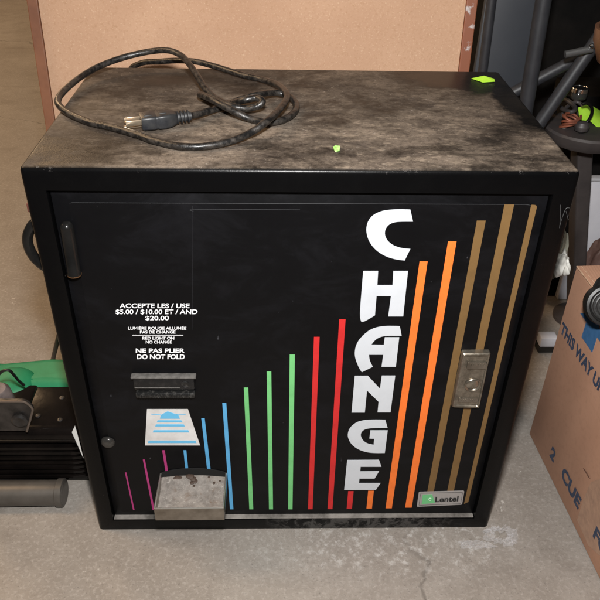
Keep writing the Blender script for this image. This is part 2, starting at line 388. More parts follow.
# printed face panel with its stripes
SY = PY-.0011
def S(px, py, d=0.0): return Y(px, py, SY-d)
bm = NB()
pan = rounded([S(68.5, 203), S(537.5, 204.8), S(467.5, 508.5), S(121, 511.5)], [.004, .014, .010, .004])
prism(bm, pan, (0, PY-SY+.0002, 0), 0, 1)
TH = .00035
def stripe(xt, yt, xb, yb, wt, wb, mi, d=.0004, cut=None):
    a = [S(xt-wt/2, yt, d), S(xt+wt/2, yt, d), S(xb+wb/2, yb, d), S(xb-wb/2, yb, d)]
    prism(bm, a, (0, d, 0), mi)
stripes = [(125.7, 472.7, 133.8, 510, 1.5, 1.5, 2), (143.9, 459.8, 153.6, 510, 2.0, 2.0, 2), (163.5, 450.5, 169.2, 487, 2.5, 2.5, 2),
 (184.9, 450.5, 188.3, 484, 2.8, 2.8, 3), (203, 418.3, 210.5, 484, 3.3, 3.4, 3), (224.3, 403.3, 231.7, 509.3, 3.9, 3.4, 3),
 (246, 387.7, 251.3, 509.3, 4.4, 3.9, 4), (269, 371.7, 271, 509.3, 4.5, 4.0, 4), (292.3, 354.7, 290.3, 509.3, 5.1, 4.3, 4),
 (316.8, 337, 310.3, 509.2, 5.6, 4.5, 5), (342.4, 319.3, 330, 509.1, 6.3, 4.8, 5), (350.9, 491.4, 349.3, 508.9, 5.4, 5.2, 5),
 (371, 491, 369.2, 508.6, 5.6, 5.4, 6), (423.6, 261.5, 388.7, 508.3, 8, 6.2, 6), (452.3, 241.5, 408.4, 507.6, 8.4, 6.5, 6),
 (481.3, 220.7, 429.0, 500, 8.8, 6.4, 7), (509.3, 204.6, 448.7, 500, 9.6, 6.4, 7)]
for s in stripes: stripe(*s)
# last gold stripe follows the rounded panel edge
d = .0004
prism(bm, rounded([S(531.3, 204.9, d), S(537.3, 205.2, d), S(468.3, 502, d), S(464.0, 504, d)], [.001, .0035, 0, 0]), (0, d, 0), 7)
facep = obj('face_panel', bm, [MPANEL, MEDGE, MMAG, MBLUE, MGREEN, MRED, MORANGE, MGOLD], mach)
# seam of the inner hatch
bm = NB()
tube(bm, [S(192.8, 330, .0002), S(192.2, 216, .0002), S(193.5, 211.5, .0002), S(198, 209.5, .0002), S(300, 209.8, .0002)], .00025, 6, 4)
obj('hatch_seam', bm, mat('seam_sheen', (.013, .013, .015), .6, spec=.2), facep)
# CHANGE lettering
def soften(pts, lim=38):
    P = [V((a, b)) for a, b in pts]
    for it in range(2):
        o = []
        for i, p in enumerate(P):
            e1 = p-P[i-1]; e2_ = P[(i+1) % len(P)]-p
            if abs(math.degrees(e1.angle_signed(e2_))) < lim and e1.length+e2_.length > 3: o += [p-e1*.25, p+e2_*.25]
            else: o.append(p)
        P = o
    return P
def crop(pts, x, y, s, d=.0009): return [S(x+a/s, y+b/s, d) for a, b in soften(pts)]
L_C = crop([(362,118),(378,190),(300,190),(262,194),(232,208),(213,232),(208,258),(213,284),(230,310),(258,332),(295,346),(330,352),(362,354),(328,423),(280,418),(228,404),(180,380),(140,346),(112,304),(99,260),(98,225),(107,190),(128,160),(160,138),(200,124),(250,118),(300,116)], 350, 190, 6)
L_H = crop([(162,304),(218,304),(215,357),(272,357),(275,304),(330,304),(312,474),(256,474),(266,398),(212,398),(206,470),(190,480),(165,494),(155,494),(150,480),(150,450)], 320, 190, 3.75)
L_A = crop([(548,62),(566,158),(470,158),(440,158),(395,160),(345,172),(300,200),(262,248),(388,250),(398,174),(542,174),(508,468),(366,468),(382,348),(240,348),(243,385),(255,425),(278,468),(168,522),(140,480),(115,420),(100,370),(97,320),(108,260),(135,205),(180,155),(240,105),(300,78),(370,64),(440,60)], 345, 320, 10)
L_N = crop([(148,60),(280,60),(400,188),(418,58),(552,58),(505,424),(376,424),(386,318),(270,205),(248,426),(116,426)], 340, 370, 10)
L_G = crop([(503,50),(526,128),(420,130),(350,132),(300,142),(268,165),(256,195),(262,225),(285,262),(325,288),(386,300),(392,238),(344,236),(354,156),(527,156),(498,380),(420,381),(350,378),(290,366),(230,343),(180,308),(145,265),(127,215),(130,175),(145,135),(180,98),(230,68),(300,52),(400,48)], 335, 415, 10)
L_E = crop([(122,52),(440,50),(464,118),(256,118),(252,166),(440,164),(396,236),(244,236),(240,282),(455,282),(408,350),(92,350)], 335, 455, 10)
for pts in (L_C, L_H, L_A, L_N, L_G, L_E):
    bm = NB(); prism(bm, pts, (0, .0005, 0)); obj('letter', bm, MWHITE, facep)
# printed instructions
bm = NB()
for s, x0, x1, yt, yb, off in [("ACCEPTE LES / USE", 119.6, 189.4, 303.4, 308.2, .022), ("$5.00 / $10.00 ET / AND", 115.6, 197.2, 309.4, 314.9, .016),
    ("$20.00", 145.4, 168.8, 315.8, 320.9, .016), ("LUMI\u00c8RE ROUGE ALLUM\u00c9E", 128, 186.2, 326.0, 329.7, .022), ("PAS DE CHANGE", 140, 175.4, 330.6, 333.6, .025),
    ("RED LIGHT ON", 142.4, 174.2, 336.6, 339.6, .025), ("NO CHANGE", 145.8, 171.8, 340.6, 343.6, .025), ("NE PAS PLIER", 135.8, 184.6, 348.4, 353.0, .03), ("DO NOT FOLD", 137, 184.6, 354.4, 359.2, .03)]:
    o_ = S(x0, yb, .0005); add_text(bm, s, o_, S(x1, yb, .0005)-o_, S(x0, yt, .0005)-o_, off)
prism(bm, [S(132.4, 334.9, .0005), S(183.2, 334.9, .0005), S(183.2, 335.5, .0005), S(132.4, 335.5, .0005)], (0, .0002, 0))
obj('instruction_print', bm, mat('white_print', (.72, .72, .73), .5), facep)
# arrow sticker
bm = NB(); s = 7.5; X0, Y0 = 125, 365
def T(a, b, d): return S(X0+a/s, Y0+b/s, d)
prism(bm, [T(165,332,.0006), T(472,332,.0006), T(563,603,.0006), T(150,603,.0006)], (0, .0004, 0), 0)
for poly in ([(320,348),(400,376),(412,403),(262,403),(268,376)], [(196,368),(268,374),(320,349),(400,374),(452,370),(330,352)],
             [(245,415),(422,415),(432,430),(238,430)], [(232,446),(440,446),(450,462),(226,462)], [(214,490),(474,490),(482,506),(208,506)], [(176,569),(530,569),(536,586),(172,586)]):
    if len(poly) == 6: continue
    prism(bm, [T(a, b, .0009) for a, b in poly], (0, .0003, 0), 1)
for a, b, c_, d_ in ((196, 370, 268, 374), (385, 371, 455, 371)):
    prism(bm, [T(a, b-1.5, .0009), T(c_, d_-2, .0009), T(c_, d_+2, .0009), T(a, b+1.5, .0009)], (0, .0003, 0), 1)
obj('arrow_sticker', bm, [mat('sticker_white', (.62, .61, .60), .5, col2=(.52, .50, .48), vscale=50), mat('sticker_blue', (.12, .42, .66), .5)], facep)
# bill acceptor
ba = Y(130.3, 379.2, -.004); bb = Y(195.6, 379.2, -.004); bc = Y(134, 392, -.004)
bx0, bx1, bz1 = ba.x, bb.x, ba.z; bz0 = bc.z
bm = NB(); box(bm, (bx0, -.0025, bz1-.0016), (bx1, SY-.0001, bz1+.0016), .0008)
bez = obj('bill_acceptor', bm, MBEZ, mach, True)
bm = NB(); box(bm, (bx0+.002, .0, bz0), (bx1-.003, SY-.0001, bz1-.0018), .0015); obj('smoked_window', bm, MGREYP, bez, True)
bm = NB(); zl = Y(140, 388, -.001).z
box(bm, (bx0+.003, -.0010, zl-.0005), (bx0+.062, .0002, zl+.0005), .0002); obj('slot_edge', bm, MBEZ, bez)
bm = NB(); k = Y(185.3, 384.5, -.0004)
lathe(bm, [(.0052, 0), (.0052, .001), (.0044, .0014), (.0036, .0008), (.001, .0006)], (k.x, 0.0002, k.z), (0, -1, 0), 28)
obj('round_emblem', bm, MRIDGE, bez, True)
bm = NB(); z0 = Y(140, 398.2, -.002).z; z1 = Y(140, 393.8, -.002).z
box(bm, (bx0+.003, -.002, z0), (bx1-.003, SY-.0001, z1), .0015)
for i in range(22):
    x = bx0+.006+i*(bx1-bx0-.014)/21; box(bm, (x-.0009, -.0033, z0+.001), (x+.0009, -.0018, z1-.0012), .0003)
obj('ribbed_lip', bm, MRIDGE, bez, True)
# keyhole plate / coin button
def plate(cr, d): return Y(440+cr[0]/6.667, 330+cr[1]/6.667, d)
pl = [plate((150, 152), 0), plate((338, 150), 0), plate((262, 519), 0), plate((76, 514), 0)]
bm = NB()
ctr = sum(pl, V())/4
def inset(P, f, y): return [V(((p.x-ctr.x)*f+ctr.x, y, (p.z-ctr.z)*(1-(1-f)*.55)+ctr.z)) for p in P]
bot = [V((p.x, SY-.0003, p.z)) for p in pl]
lv = [bot, [V((p.x, -.0005, p.z)) for p in inset(pl, .99, 0)], inset(pl, .93, -.0022), inset(pl, .84, -.0022), inset(pl, .80, -.0004)]
rings = [[bm.verts.new(p) for p in rounded(l, .0022, 3)] for l in lv]
for a, b in zip(rings, rings[1:]):
    for i in range(len(a)): bm.faces.new((a[i], a[(i+1) % len(a)], b[(i+1) % len(b)], b[i]))
bm.faces.new(rings[-1]); bm.faces.new(rings[0])
kp = obj('key_plate', bm, MPLATE, mach, True)
kc = plate((217, 367), -.001)
bm = NB(); lathe(bm, [(.0108, -.001), (.0108, .0012), (.0100, .0020), (.0088, .0012), (.0080, .0003), (.0060, .0014), (.003, .0018), (.0001, .0018)], (kc.x, (-.0006), kc.z), (0, -1, 0), 36)
box(bm, (kc.x-.0007, (-.0031), kc.z-.004), (kc.x+.0007, (-.0020), kc.z+.004), .0001)
obj('button', bm, MPLATE, kp, True)
for (a, b, c_, d_) in (((185, 217), (310, 217), (305, 262), (178, 262)),):
    bm = NB(); prism(bm, rounded([plate(q, -.0028) for q in (a, b, c_, d_)], .001, 3), (0, .0022, 0)); obj('raised_bar', bm, MSTEEL2, kp)
bm = NB(); prism(bm, rounded([plate(q, -.0022) for q in ((130, 458), (255, 458), (250, 480), (124, 480))], .001, 3), (0, .0018, 0)); obj('raised_bar', bm, MSTEEL2, kp)
# small cast ridges on the bars
bm = NB()
for i in range(7): a = plate((195+i*16, 232), -.003); box(bm, (a.x-.0006, (-.0036), a.z-.0018), (a.x+.0006, (-.0024), a.z+.0012), .0002)
obj('cast_ridges', bm, MPLATE, kp)
bm = NB()
for i in range(7): a = plate((142+i*15, 466), -.0026); box(bm, (a.x-.0005, (-.0030), a.z-.0010), (a.x+.0005, (-.0020), a.z+.0010), .0002)
obj('cast_ridges', bm, MPLATE, kp)
# coin tray
ty = SY-.0003
tbl, tbr = Y(159.5, 473, ty), Y(226, 473, ty)
zr = (tbl.z+tbr.z)/2
tfl, tfr = Z(154.6, 509, zr), Z(224.6, 508.5, zr)
yf = (tfl.y+tfr.y)/2; tx0, tx1 = (tbl.x+tfl.x)/2, (tbr.x+tfr.x)/2
zb = Y(154.8, 520.5, yf).z
tray = thing('x', 'x', 'x'); bpy.data.objects.remove(tray)
t_ = .0016
bm = NB()
box(bm, (tx0, yf, zb), (tx1, yf+t_, zr), .0006)
box(bm, (tx0, yf+t_, zb), (tx0+t_, ty, zr), .0005); box(bm, (tx1-t_, yf+t_, zb), (tx1, ty, zr), .0005)
# dished floor with a raised, arched back
nx, ny = 18, 14; gr = []
for j in range(ny+1):
    row = []
    for i in range(nx+1):
        u, v = i/nx, j/ny
        x = tx0+t_+(tx1-tx0-2*t_)*u; y = yf+t_+(ty-yf-t_)*v
        z = zb+.004+.013*v**2.2+.003*(abs(u-.5)*2)**4*(1-v)+.004*v**3*(1-(2*u-1)**2)
        z += mn.noise(V((x*60, y*60, 3)))*.0007
        row.append(bm.verts.new((x, y, z)))
    gr.append(row)
for j in range(ny):
    for i in range(nx): bm.faces.new((gr[j][i], gr[j][i+1], gr[j+1][i+1], gr[j+1][i]))
fmi = 0
for f in bm.faces:
    if all(abs(v.co.x-tx0) > t_*.99 and abs(v.co.x-tx1) > t_*.99 and v.co.y > yf+t_*.98 for v in f.verts) and f.normal.z != 99 and len(f.verts) == 4 and min(v.co.z for v in f.verts) > zb+.0025: f.material_index = 1
tray = obj('coin_tray', bm, [MSTEEL2, MDIRTY], mach, True)
bm = NB(); tube(bm, [V((tx0+.0008, ty-.001, zr)), V((tx0+.0008, yf+.0012, zr)), V((tx0+.0016, yf+.0008, zr)), V((tx1-.0016, yf+.0008, zr)), V((tx1-.0008, yf+.0012, zr)), V((tx1-.0008, ty-.001, zr))], .0012, 10, 1, False); obj('rolled_rim', bm, mat('bright_rim', (.55, .52, .47), .28, .85), tray, True)
bm = NB()
arc = [V((tx0+(tx1-tx0)*i/16, SY-.0002, zr+.0005+.010*math.sin(math.pi*i/16)**.7)) for i in range(17)]  # solid black sheet, its colour standing in for the shade inside the opening
prism(bm, arc+[V((tx1, SY-.0002, zr-.008)), V((tx0, SY-.0002, zr-.008))], (0, -.0009, 0)); obj('payout_opening', bm, mat('mouth_shade', (.003, .003, .003), .8), tray)
bm = NB()
for (a, b, r) in ((189.5, 472.5, 3.2), (191, 475, 3.6), (193, 478.5, 3.4), (190, 477, 2.6), (195, 481, 2.8), (192, 482.5, 2.2), (177, 477, 2.6), (180, 477.5, 2.0), (174.5, 478, 1.4), (194, 486, 1.4), (209, 477, 1.2), (214, 483, 1.5), (220, 481, 1.2)):
    p = Z(a, b, zb+.012)
    for _ in range(6):
        v = min(1, max(0, (p.y-yf-t_)/(ty-yf-t_))); u_ = (p.x-tx0-t_)/(tx1-tx0-2*t_)
        p = Z(a, b, zb+.0045+.013*v**2.2+.004*v**3*(1-(2*u_-1)**2))
    p.y = min(p.y, ty-.002); b2 = bmesh.new(); bmesh.ops.create_icosphere(b2, subdivisions=2, radius=r/700*1.0)
    for v in b2.verts:
        v.co = V((v.co.x*(1+.5*mn.noise(v.co*900)), v.co.y*1.1*(1+.5*mn.noise(v.co*700+V((3, 3, 3)))), v.co.z*.35))+p
    merge(bm, b2)
obj('grime', bm, mat('brown_grime', (.05, .03, .02), .7), tray, True)
# nameplate
bm = NB(); s = 8.571
def Q(a, b, d): return S(410+a/s, 480+b/s, d)
prism(bm, rounded([Q(76,104,.0014), Q(466,94,.0014), Q(446,212,.0014), Q(58,230,.0014)], .0022, 4), (0, .0008, 0), 0)
npl = obj('nameplate', bm, MSILV, mach)
bm = NB()
o1 = rounded([Q(92,114,.0016), Q(452,106,.0016), Q(434,203,.0016), Q(76,218,.0016)], .0016, 3)
tube(bm, o1+[o1[0]], .00022, 6, 1, False); obj('border_line', bm, MBLACKINK, npl)
bm = NB(); prism(bm, [Q(110,128,.0018), Q(190,124,.0018), Q(215,196,.0018), Q(100,208,.0018)], (0, .0004, 0)); obj('logo_patch', bm, MLGREEN, npl)
bm = NB(); c0 = Q(172, 166, .0021)
ring = [V((c0.x+.0022*math.cos(R(a)), c0.y, c0.z+.0026*math.sin(R(a)))) for a in range(45, 330, 15)]
tube(bm, ring, .0005, 6, 1, False); obj('logo_ring', bm, mat('logo_pale', (.45, .62, .47), .5), npl)
bm = NB(); o_ = Q(214, 192, .0019); add_text(bm, "Lentel", o_, Q(412, 184, .0019)-o_, Q(219, 146, .0019)-o_, .03); obj('maker_print', bm, MBLACKINK, npl)
# handle, lock
hA, hB = Y(65, 231, -.006), Y(72.4, 276, -.006)
bm = NB(); r_ = .0076
P = []
for i in range(9): a = math.pi/2*(1-i/8); P.append((math.sin(math.pi/2*i/8)*r_, -math.sin(a)*r_))
dirv = (hB-hA).normalized(); Lh = (hB-hA).length
prof = [(math.cos(a)*r_, -math.sin(a)*r_) for a in [math.pi/2*(1-i/10) for i in range(11)]]+[(r_, Lh-.001), (r_+.0006, Lh), (r_+.0006, Lh+.002), (r_*.8, Lh+.003)]
lathe(bm, prof, (hA.x, .002, hA.z), dirv, 32); hd = obj('hinge_barrel', bm, MBLK, mach, True)
bm = NB(); lathe(bm, [(r_+.0008, 0), (r_+.0008, .0012), (r_*.7, .0016)], (hA.x+dirv.x*(Lh+.002), .002, hA.z+dirv.z*(Lh+.002)), dirv, 32); obj('end_ring', bm, MAMBER, hd, True)
lk = Y(107.3, 444.5, .002)
bm = NB(); lathe(bm, [(.0098, -.013), (.0098, -.006)]+[(.0098*math.cos(a), -.006+.0055*math.sin(a)) for a in [R(x) for x in range(10, 90, 10)]]+[(.0004, -.0005)], (lk.x, -.0002, lk.z), (0, -1, 0), 36)
lck = obj('door_lock', bm, mat('dull_lock_cap', (.03, .028, .026), .22, .3, col2=(.06, .056, .05), vscale=80), mach, True)
# side pull and catch on the left flank
bm = NB(); c1 = Y(36, 243.5, .03)
tube(bm, [V((-.296, .03, c1.z+.030)), V((-.308, .03, c1.z+.026)), V((-.3175, .03, c1.z+.012)), V((-.320, .03, c1.z-.002)), V((-.3165, .03, c1.z-.018)), V((-.307, .03, c1.z-.031)), V((-.296, .03, c1.z-.036))], .0062, 14)
obj('side_pull', bm, MBLK, mach, True)
bm = NB(); c2 = Y(25, 205, .02); box(bm, (-.3055, .012, c2.z-.006), (-.2985, .03, c2.z+.006), .002); obj('side_catch', bm, mat('rusty_red', (.09, .03, .022), .5), mach, True)
# scratches on the right frame and torn label
bm = NB()
def F0(px, py): return Y(px, py, -.0001)
def scr(pts, r=.0002): tube(bm, [F0(*p) for p in pts], r, 5, 3)
scr([(560.5, 205), (560.5, 216), (559.5, 228)]); scr([(559.5, 227), (562.5, 217), (566, 208.5), (569.5, 208)]); scr([(566, 211), (567.5, 217), (568.5, 220)])
obj('scratches', bm, mat('scratch_grey', (.07, .07, .07), .5), mach)
bm = NB(); prism(bm, [F0(75, 425.5), F0(77.2, 433), F0(83.5, 458), F0(72, 432)], (0, -.0006, 0)); obj('torn_label', bm, MPAPER, mach, label='white torn paper sliver')
# stickers on top
def Tz(px, py, dz=.0006): return Z(px, py, H+dz)
bm = NB(); prism(bm, [Tz(471.5, 78.6), Tz(484, 76, .0035), Tz(483, 82.5, .0008)], (0, 0, .0005)); prism(bm, [Tz(484, 76, .0035), Tz(494, 79, .0016), Tz(494.8, 81.6, .0012), Tz(483, 82.5, .0008)], (0, 0, .0005)); obj('price_sticker', bm, MNEON, mach)
bm = NB(); prism(bm, [Tz(333, 148), Tz(335, 146.3), Tz(340, 146.8), Tz(339.5, 151), Tz(335, 152)], (0, 0, .0012)); obj('sticker_scrap', bm, MNEOND, mach)
# ================================================================== POWER CORD
pc = thing('power_cord', 'coiled black power cord with three prong plug lying on the dusty machine top', 'power cord', (-.1, .2, H))
def K(px, py, h=.0048): return Z(px, py, H+h)
r0 = .0042
pts = [K(186, 116.5, .010), K(200, 113.5, .008), K(222, 107, .006), K(240, 99.5, .010), K(256, 95, .015), K(275, 92.5, .010), K(289, 96.5, .006), K(296, 104, .0052), K(294.5, 112, .005), K(284, 119.5, .005), K(268, 122.5, .005), K(251, 119, .006),
       K(236, 112.5, .012), K(220, 104, .0175), K(207, 97, .018), K(200.5, 94.5, .014), K(202, 96.5, .006), K(213, 100, .005), K(228, 103.5, .005), K(243, 100.5, .017), K(256, 98, .020), K(262.5, 101, .019), K(258, 106, .014), K(245, 108.5, .010), K(230, 105.5, .012), K(215, 98, .012), K(205, 88, .016), K(198, 77, .022), K(190, 65, .028), K(181, 55.5, .032), K(168, 50.5, .034), K(150, 51.5, .030), K(125, 57, .024), K(100, 66, .018), K(80, 77.5, .013),
       K(64, 91, .010), K(58, 100, .009), K(60.5, 107, .008), K(72, 115, .006), K(90, 122.5, .005), K(112, 127.5, .005), K(135, 134, .005), K(155, 141, .005), K(178, 146, .005), K(202, 146.5, .005), K(228, 142, .006), K(250, 133, .009), K(266, 122, .0165), K(279, 110, .016), K(286.5, 99, .016), K(285.5, 92, .016), K(277, 84.5, .010), K(262, 79.5, .006), K(246, 76, .006), K(228, 70.5, .007), K(210, 65, .009), K(195, 61.5, .010), K(178, 60.5, .006), K(160, 61.5, .002), K(140, 63.5, -.004)]
pe = pts[-1]; pts += [V((pe.x-.02, pe.y+.004, pe.z-.02)), V((pe.x-.03, D+.012, .50)), V((pe.x-.02, D+.014, .40)), V((pe.x-.01, D+.006, .35)), V((pe.x-.005, D-.002, .345))]
bm = NB(); tube(bm, pts, r0, 16, 8); cable = obj('cable', bm, MCORD, pc, True)
# plug
pa = K(186, 116.5, .010); pb = K(143, 121.5, .0095)
ax = (pb-pa).normalized(); side = ax.cross(V((0, 0, 1))).normalized(); upv = side.cross(ax)
PM = Matrix((ax, side, upv)).transposed().to_4x4(); PM.translation = pa
bm = NB()
def sect(x, hw, hh, rr, n=5):
    o = []
    for sx, sy, a0 in ((1, 1, 0), (-1, 1, 90), (-1, -1, 180), (1, -1, 270)):
        for k in range(n):
            a = R(a0+90*k/(n-1)); o.append(PM @ V((x, sx*(hw-rr)+rr*math.cos(a), sy*(hh-rr)+rr*math.sin(a))))
    return [bm.verts.new(p) for p in o]
secs = [(.011, .0062, .0058, .004), (.013, .0085, .0075, .004), (.020, .0125, .0088, .004), (.027, .0142, .0090, .003), (.034, .0142, .0090, .003), (.0355, .0132, .0084, .003), (.0375, .0132, .0084, .003), (.039, .0138, .0088, .003), (.0525, .0125, .0085, .003), (.0540, .0115, .0075, .002)]
rg = [sect(a, b*.9, c*.92, d*.9) for a, b, c, d in secs]
for a, b in zip(rg, rg[1:]):
    for i in range(len(a)): bm.faces.new((a[i], a[(i+1) % len(a)], b[(i+1) % len(b)], b[i]))
bm.faces.new(rg[0]); bm.faces.new(rg[-1])
box(bm, (.024, -.005, .0080), (.032, .005, .0090), .0005, 2, PM); box(bm, (.041, -.006, .0074), (.050, .006, .0086), .0005, 2, PM)
plug = obj('plug', bm, MPLUG, pc, True)
bm = NB()
lathe(bm, [(.0052, -.006), (.0055, .012)], PM @ V((0, 0, 0)), ax, 20)
for i in range(4): lathe(bm, [(.0052, 0), (.0078, .0006), (.0078, .0020), (.0052, .0026)], PM @ V((-.0035+i*.0042, 0, 0)), ax, 24)
obj('strain_relief', bm, MPLUG, plug, True)
for sy, z_ in ((-.0062, .0015), (.0062, .0015)):
    bm = NB(); box(bm, (.053, sy-.00075, z_-.0032), (.072, sy+.00075, z_+.0032), .0005, 2, PM); obj('prong', bm, MBRASS, plug, True)
bm = NB(); tube(bm, [PM @ V((.053, 0, -.0045)), PM @ V((.074, 0, -.0045))], .0022, 12, 1, False); obj('prong', bm, MBRASS, plug, True)

# ================================================================== BOARD BEHIND
bn = V((0, -math.cos(R(7)), math.sin(R(7)))); b0 = V((0, D+.045, 0))
def Bd(px, py, d=0): return onplane(px, py, b0+bn*d, bn)
def bz(p): return V((p[0], b0.y+p[1]*math.tan(R(7)), p[1]))
TB = V((0, -math.sin(R(7)) * -1, 0))
upb = V((0, math.sin(R(7)), math.cos(R(7))))
lt, lb = Bd(45, 44), Bd(55.5, 122); rt_, rb = Bd(461, 44), Bd(461.5, 70)
xl = (lt.x+lb.x)/2; xr = rt_.x
Hb = .86; sl = (lt.x-lb.x)/((lt-lb).dot(upb))
bd = thing('framed_board', 'tan particle board with red brown edging leaning behind the black machine', 'board', (xl/2+xr/2, b0.y, 0))
def bp(x, h, d): return V((x, b0.y, 0))+upb*h+bn*d
def slab(bm, x0, x1, h0, h1, d0, d1, bev=0):
    MM = Matrix((V((1, 0, 0)), -bn, upb)).transposed().to_4x4(); MM.translation = V((0, b0.y, .002))
    box(bm, (x0, -d1, h0), (x1, -d0, h1), bev, 2, MM)
bm = NB(); slab(bm, xl, xr, 0, Hb, -.012, 0); obj('board_panel', bm, MBOARD, bd)
ll = Bd(33.5, 44); wl = abs(xl-ll.x)
bm = NB(); slab(bm, xl-wl*.98, xl-.0005, 0, Hb+.01, -.016, .004, .0015); obj('edging', bm, MFRAME, bd)
rr_ = Bd(472, 44); wr = abs(rr_.x-xr)
bm = NB(); slab(bm, xr+.0005, xr+wr, 0, Hb+.01, -.016, .004, .0015); obj('edging', bm, MSCUFF, bd, label='scuffed red brown edging with grey marks')
bm = NB(); slab(bm, xl, xr, Hb+.0005, Hb+.02, -.016, .004, .0015); obj('edging', bm, MFRAME, bd)

# ================================================================== CARDBOARD BOX
A = Z(529, 434, 0); B = Z(588.5, 557, 0)
u = (B-A); u.z = 0; u.normalize(); nrm = V((u.y, -u.x, 0))
if nrm.dot(CAM-A) < 0: nrm = -nrm
dd = ray(572, 264)
nn = u   # height of the corner above A: closest point of the ray to the vertical through A
t = ((A-CAM).xy.dot(dd.xy))/(dd.xy.length_squared); top = CAM+dd*t; BH = top.z
print('BOX', A, B, 'H', BH, 'offs', (top.xy-A.xy).length)
LEN, DEP = .50, .30
crt = thing('cardboard_box', 'brown cardboard shipping box printed THIS WAY UP beside the black machine', 'cardboard box', A)
e2 = -nrm
def bxp(a, b, c): return A+u*a+e2*b+V((0, 0, c))
BM = Matrix((u, e2, V((0, 0, 1)))).transposed().to_4x4(); BM.translation = A
bm = NB(); box(bm, (0, 0, .001), (LEN, DEP, BH-.004), .002, 2, BM); obj('carton', bm, MCARD, crt, True)
tl = R(0)
bm = NB(); box(bm, (.001, .001, BH-.0038), (LEN-.001, DEP/2-.001, BH-.0005), .001, 2, BM); obj('flap', bm, MCARD, crt, True)
bm = NB(); box(bm, (.001, DEP/2+.001, BH-.0038), (LEN-.001, DEP-.001, BH-.0002), .001, 2, BM); obj('flap', bm, MCARD, crt, True)
bm = NB(); tube(bm, [bxp(.001, .0005, BH-.002), bxp(LEN-.001, .0005, BH-.002)], .0013, 8, 1, False); tube(bm, [bxp(.004, .006, BH-.0002), bxp(LEN-.01, .006, BH-.0002)], .0008, 8, 1, False)
obj('crease', bm, MCARDIN, crt)
def Fc(px, py, d=.0006): return onplane(px, py, A+nrm*d, nrm)
def uv(px, py):
    p = Fc(px, py)-A; return (round(p.dot(u), 4), round(p.z, 4))
print('T', uv(563, 322), 'Y', uv(590, 368), 'U', uv(598, 383), '2', uv(551.5, 449), 'E', uv(576.6, 493), 'F', uv(595, 529))
bm = NB()
def ftext(s_, a, b, h, off):
    a = V(a); b = V(b); o_ = Fc(*a); x_ = Fc(*b)-o_
    add_text(bm, s_, o_, x_, V((0, 0, h)), off)
def tx(s_, u0, v0, u1, h, off):
    add_text(bm, s_, A+u*u0+V((0, 0, v0))+nrm*.0007, u*(u1-u0), V((0, 0, h)), off)
uT = uv(563, 322); 
BOXTEXT = True
obj_text_bm = bm
# positions filled from the printed uv values
u1_, v1_ = uv(561.5, 332); u2_, v2_ = uv(589.5, 377)
vv = (v1_+v2_)/2
k_ = (u2_-u1_)
tx("THIS WAY UP", u1_-.004, vv-.002, u1_+k_*1.36, .021, .045)
obj('box_print', bm, MINK, crt); bm = NB()
u3, v3 = uv(549.5, 455); u4, v4 = uv(577, 504)
tx("2", u3, v3-.001, u3+.017, .024, .045); obj('box_print', bm, MINK, crt); bm = NB(); ua, va = uv(561, 480); ub, vb = uv(578.5, 505)
tx("CUE", ua-.004, (va+vb)/2-.002, ub+.003, .025, .045)
obj('box_print', bm, MINK, crt); bm = NB(); uc, vc = uv(592.5, 536); tx("FOR", uc, vc, uc+.065, .024, .045)
obj('box_print', bm, MINK, crt)
bm = NB()
q = [uv(581.5, 337), uv(592, 352.5)]
v0_ = (q[0][1]+q[1][1])/2; ua_, ub_ = q[0][0], q[1][0]; wa = ub_-ua_
def cp(a, b): return A+u*a+V((0, 0, b))+nrm*.0006
prism(bm, [cp(ua_, v0_), cp(ub_, v0_), cp(ub_, v0_+.028), cp(ub_+wa*.6, v0_+.028), cp((ua_+ub_)/2, v0_+.055), cp(ua_-wa*.6, v0_+.028), cp(ua_, v0_+.028)], -nrm*.0004)
obj('arrow_print', bm, MINKB, crt)
bm = NB()
tq = [(577, 520), (584, 498), (591, 482), (604, 478), (640, 500), (640, 560), (600, 556), (588, 545)]
prism(bm, [Fc(a, b, .0005) for a, b in tq], -nrm*.0003); 
obj('tape_patch', bm, MTAPE, crt, label='scuffed clear tape patch over the lower print')
bm = NB(); prism(bm, [Fc(583, 468, .0012), Fc(585, 470, .0012), Fc(590, 478.5, .0012), Fc(588.5, 477.5, .0012)], -nrm*.0006); obj('tear', bm, mat('torn_fibre', (.13, .06, .035), .9), crt)

# ================================================================== BLACK NOZZLE on the carton
nc = CAM+ray(608, 306)*((Fc(600, 300)-CAM).length/ray(600, 300).length*.955)
axn = (CAM-nc).normalized(); axn = (axn+V((.25, 0, -.15))).normalized()
noz = thing('nozzle', 'round black ribbed nozzle of a tool hanging over the cardboard box edge', 'nozzle', nc)
rn = .0285
bm = NB(); lathe(bm, [(rn*.8, -.035), (rn*.93, -.03), (rn, -.018), (rn*1.02, -.006), (rn*.96, 0), (rn*.84, .001), (rn*.80, -.003), (rn*.7, -.005), (.0005, -.005)], nc, axn, 40); obj('collar', bm, MBLKM, noz, True)
bm = NB()
for f in (.72, .54, .36, .18):
    lathe(bm, [(rn*f, -.006), (rn*f, -.003), (rn*f-.0012, -.0026), (rn*f-.0024, -.003), (rn*f-.0024, -.006)], nc, axn, 32)
obj('ribs', bm, MBLKM, noz, True)
bm = NB(); e_ = bxp(.16, .10, BH+.022)
tube(bm, [nc-axn*.02, nc-axn*.03+V((.005, .004, .025)), bxp(.09, .05, BH+.024), e_, bxp(.3, .14, BH+.020)], .0185, 18); obj('tool_body', bm, MBLKM, noz, True)

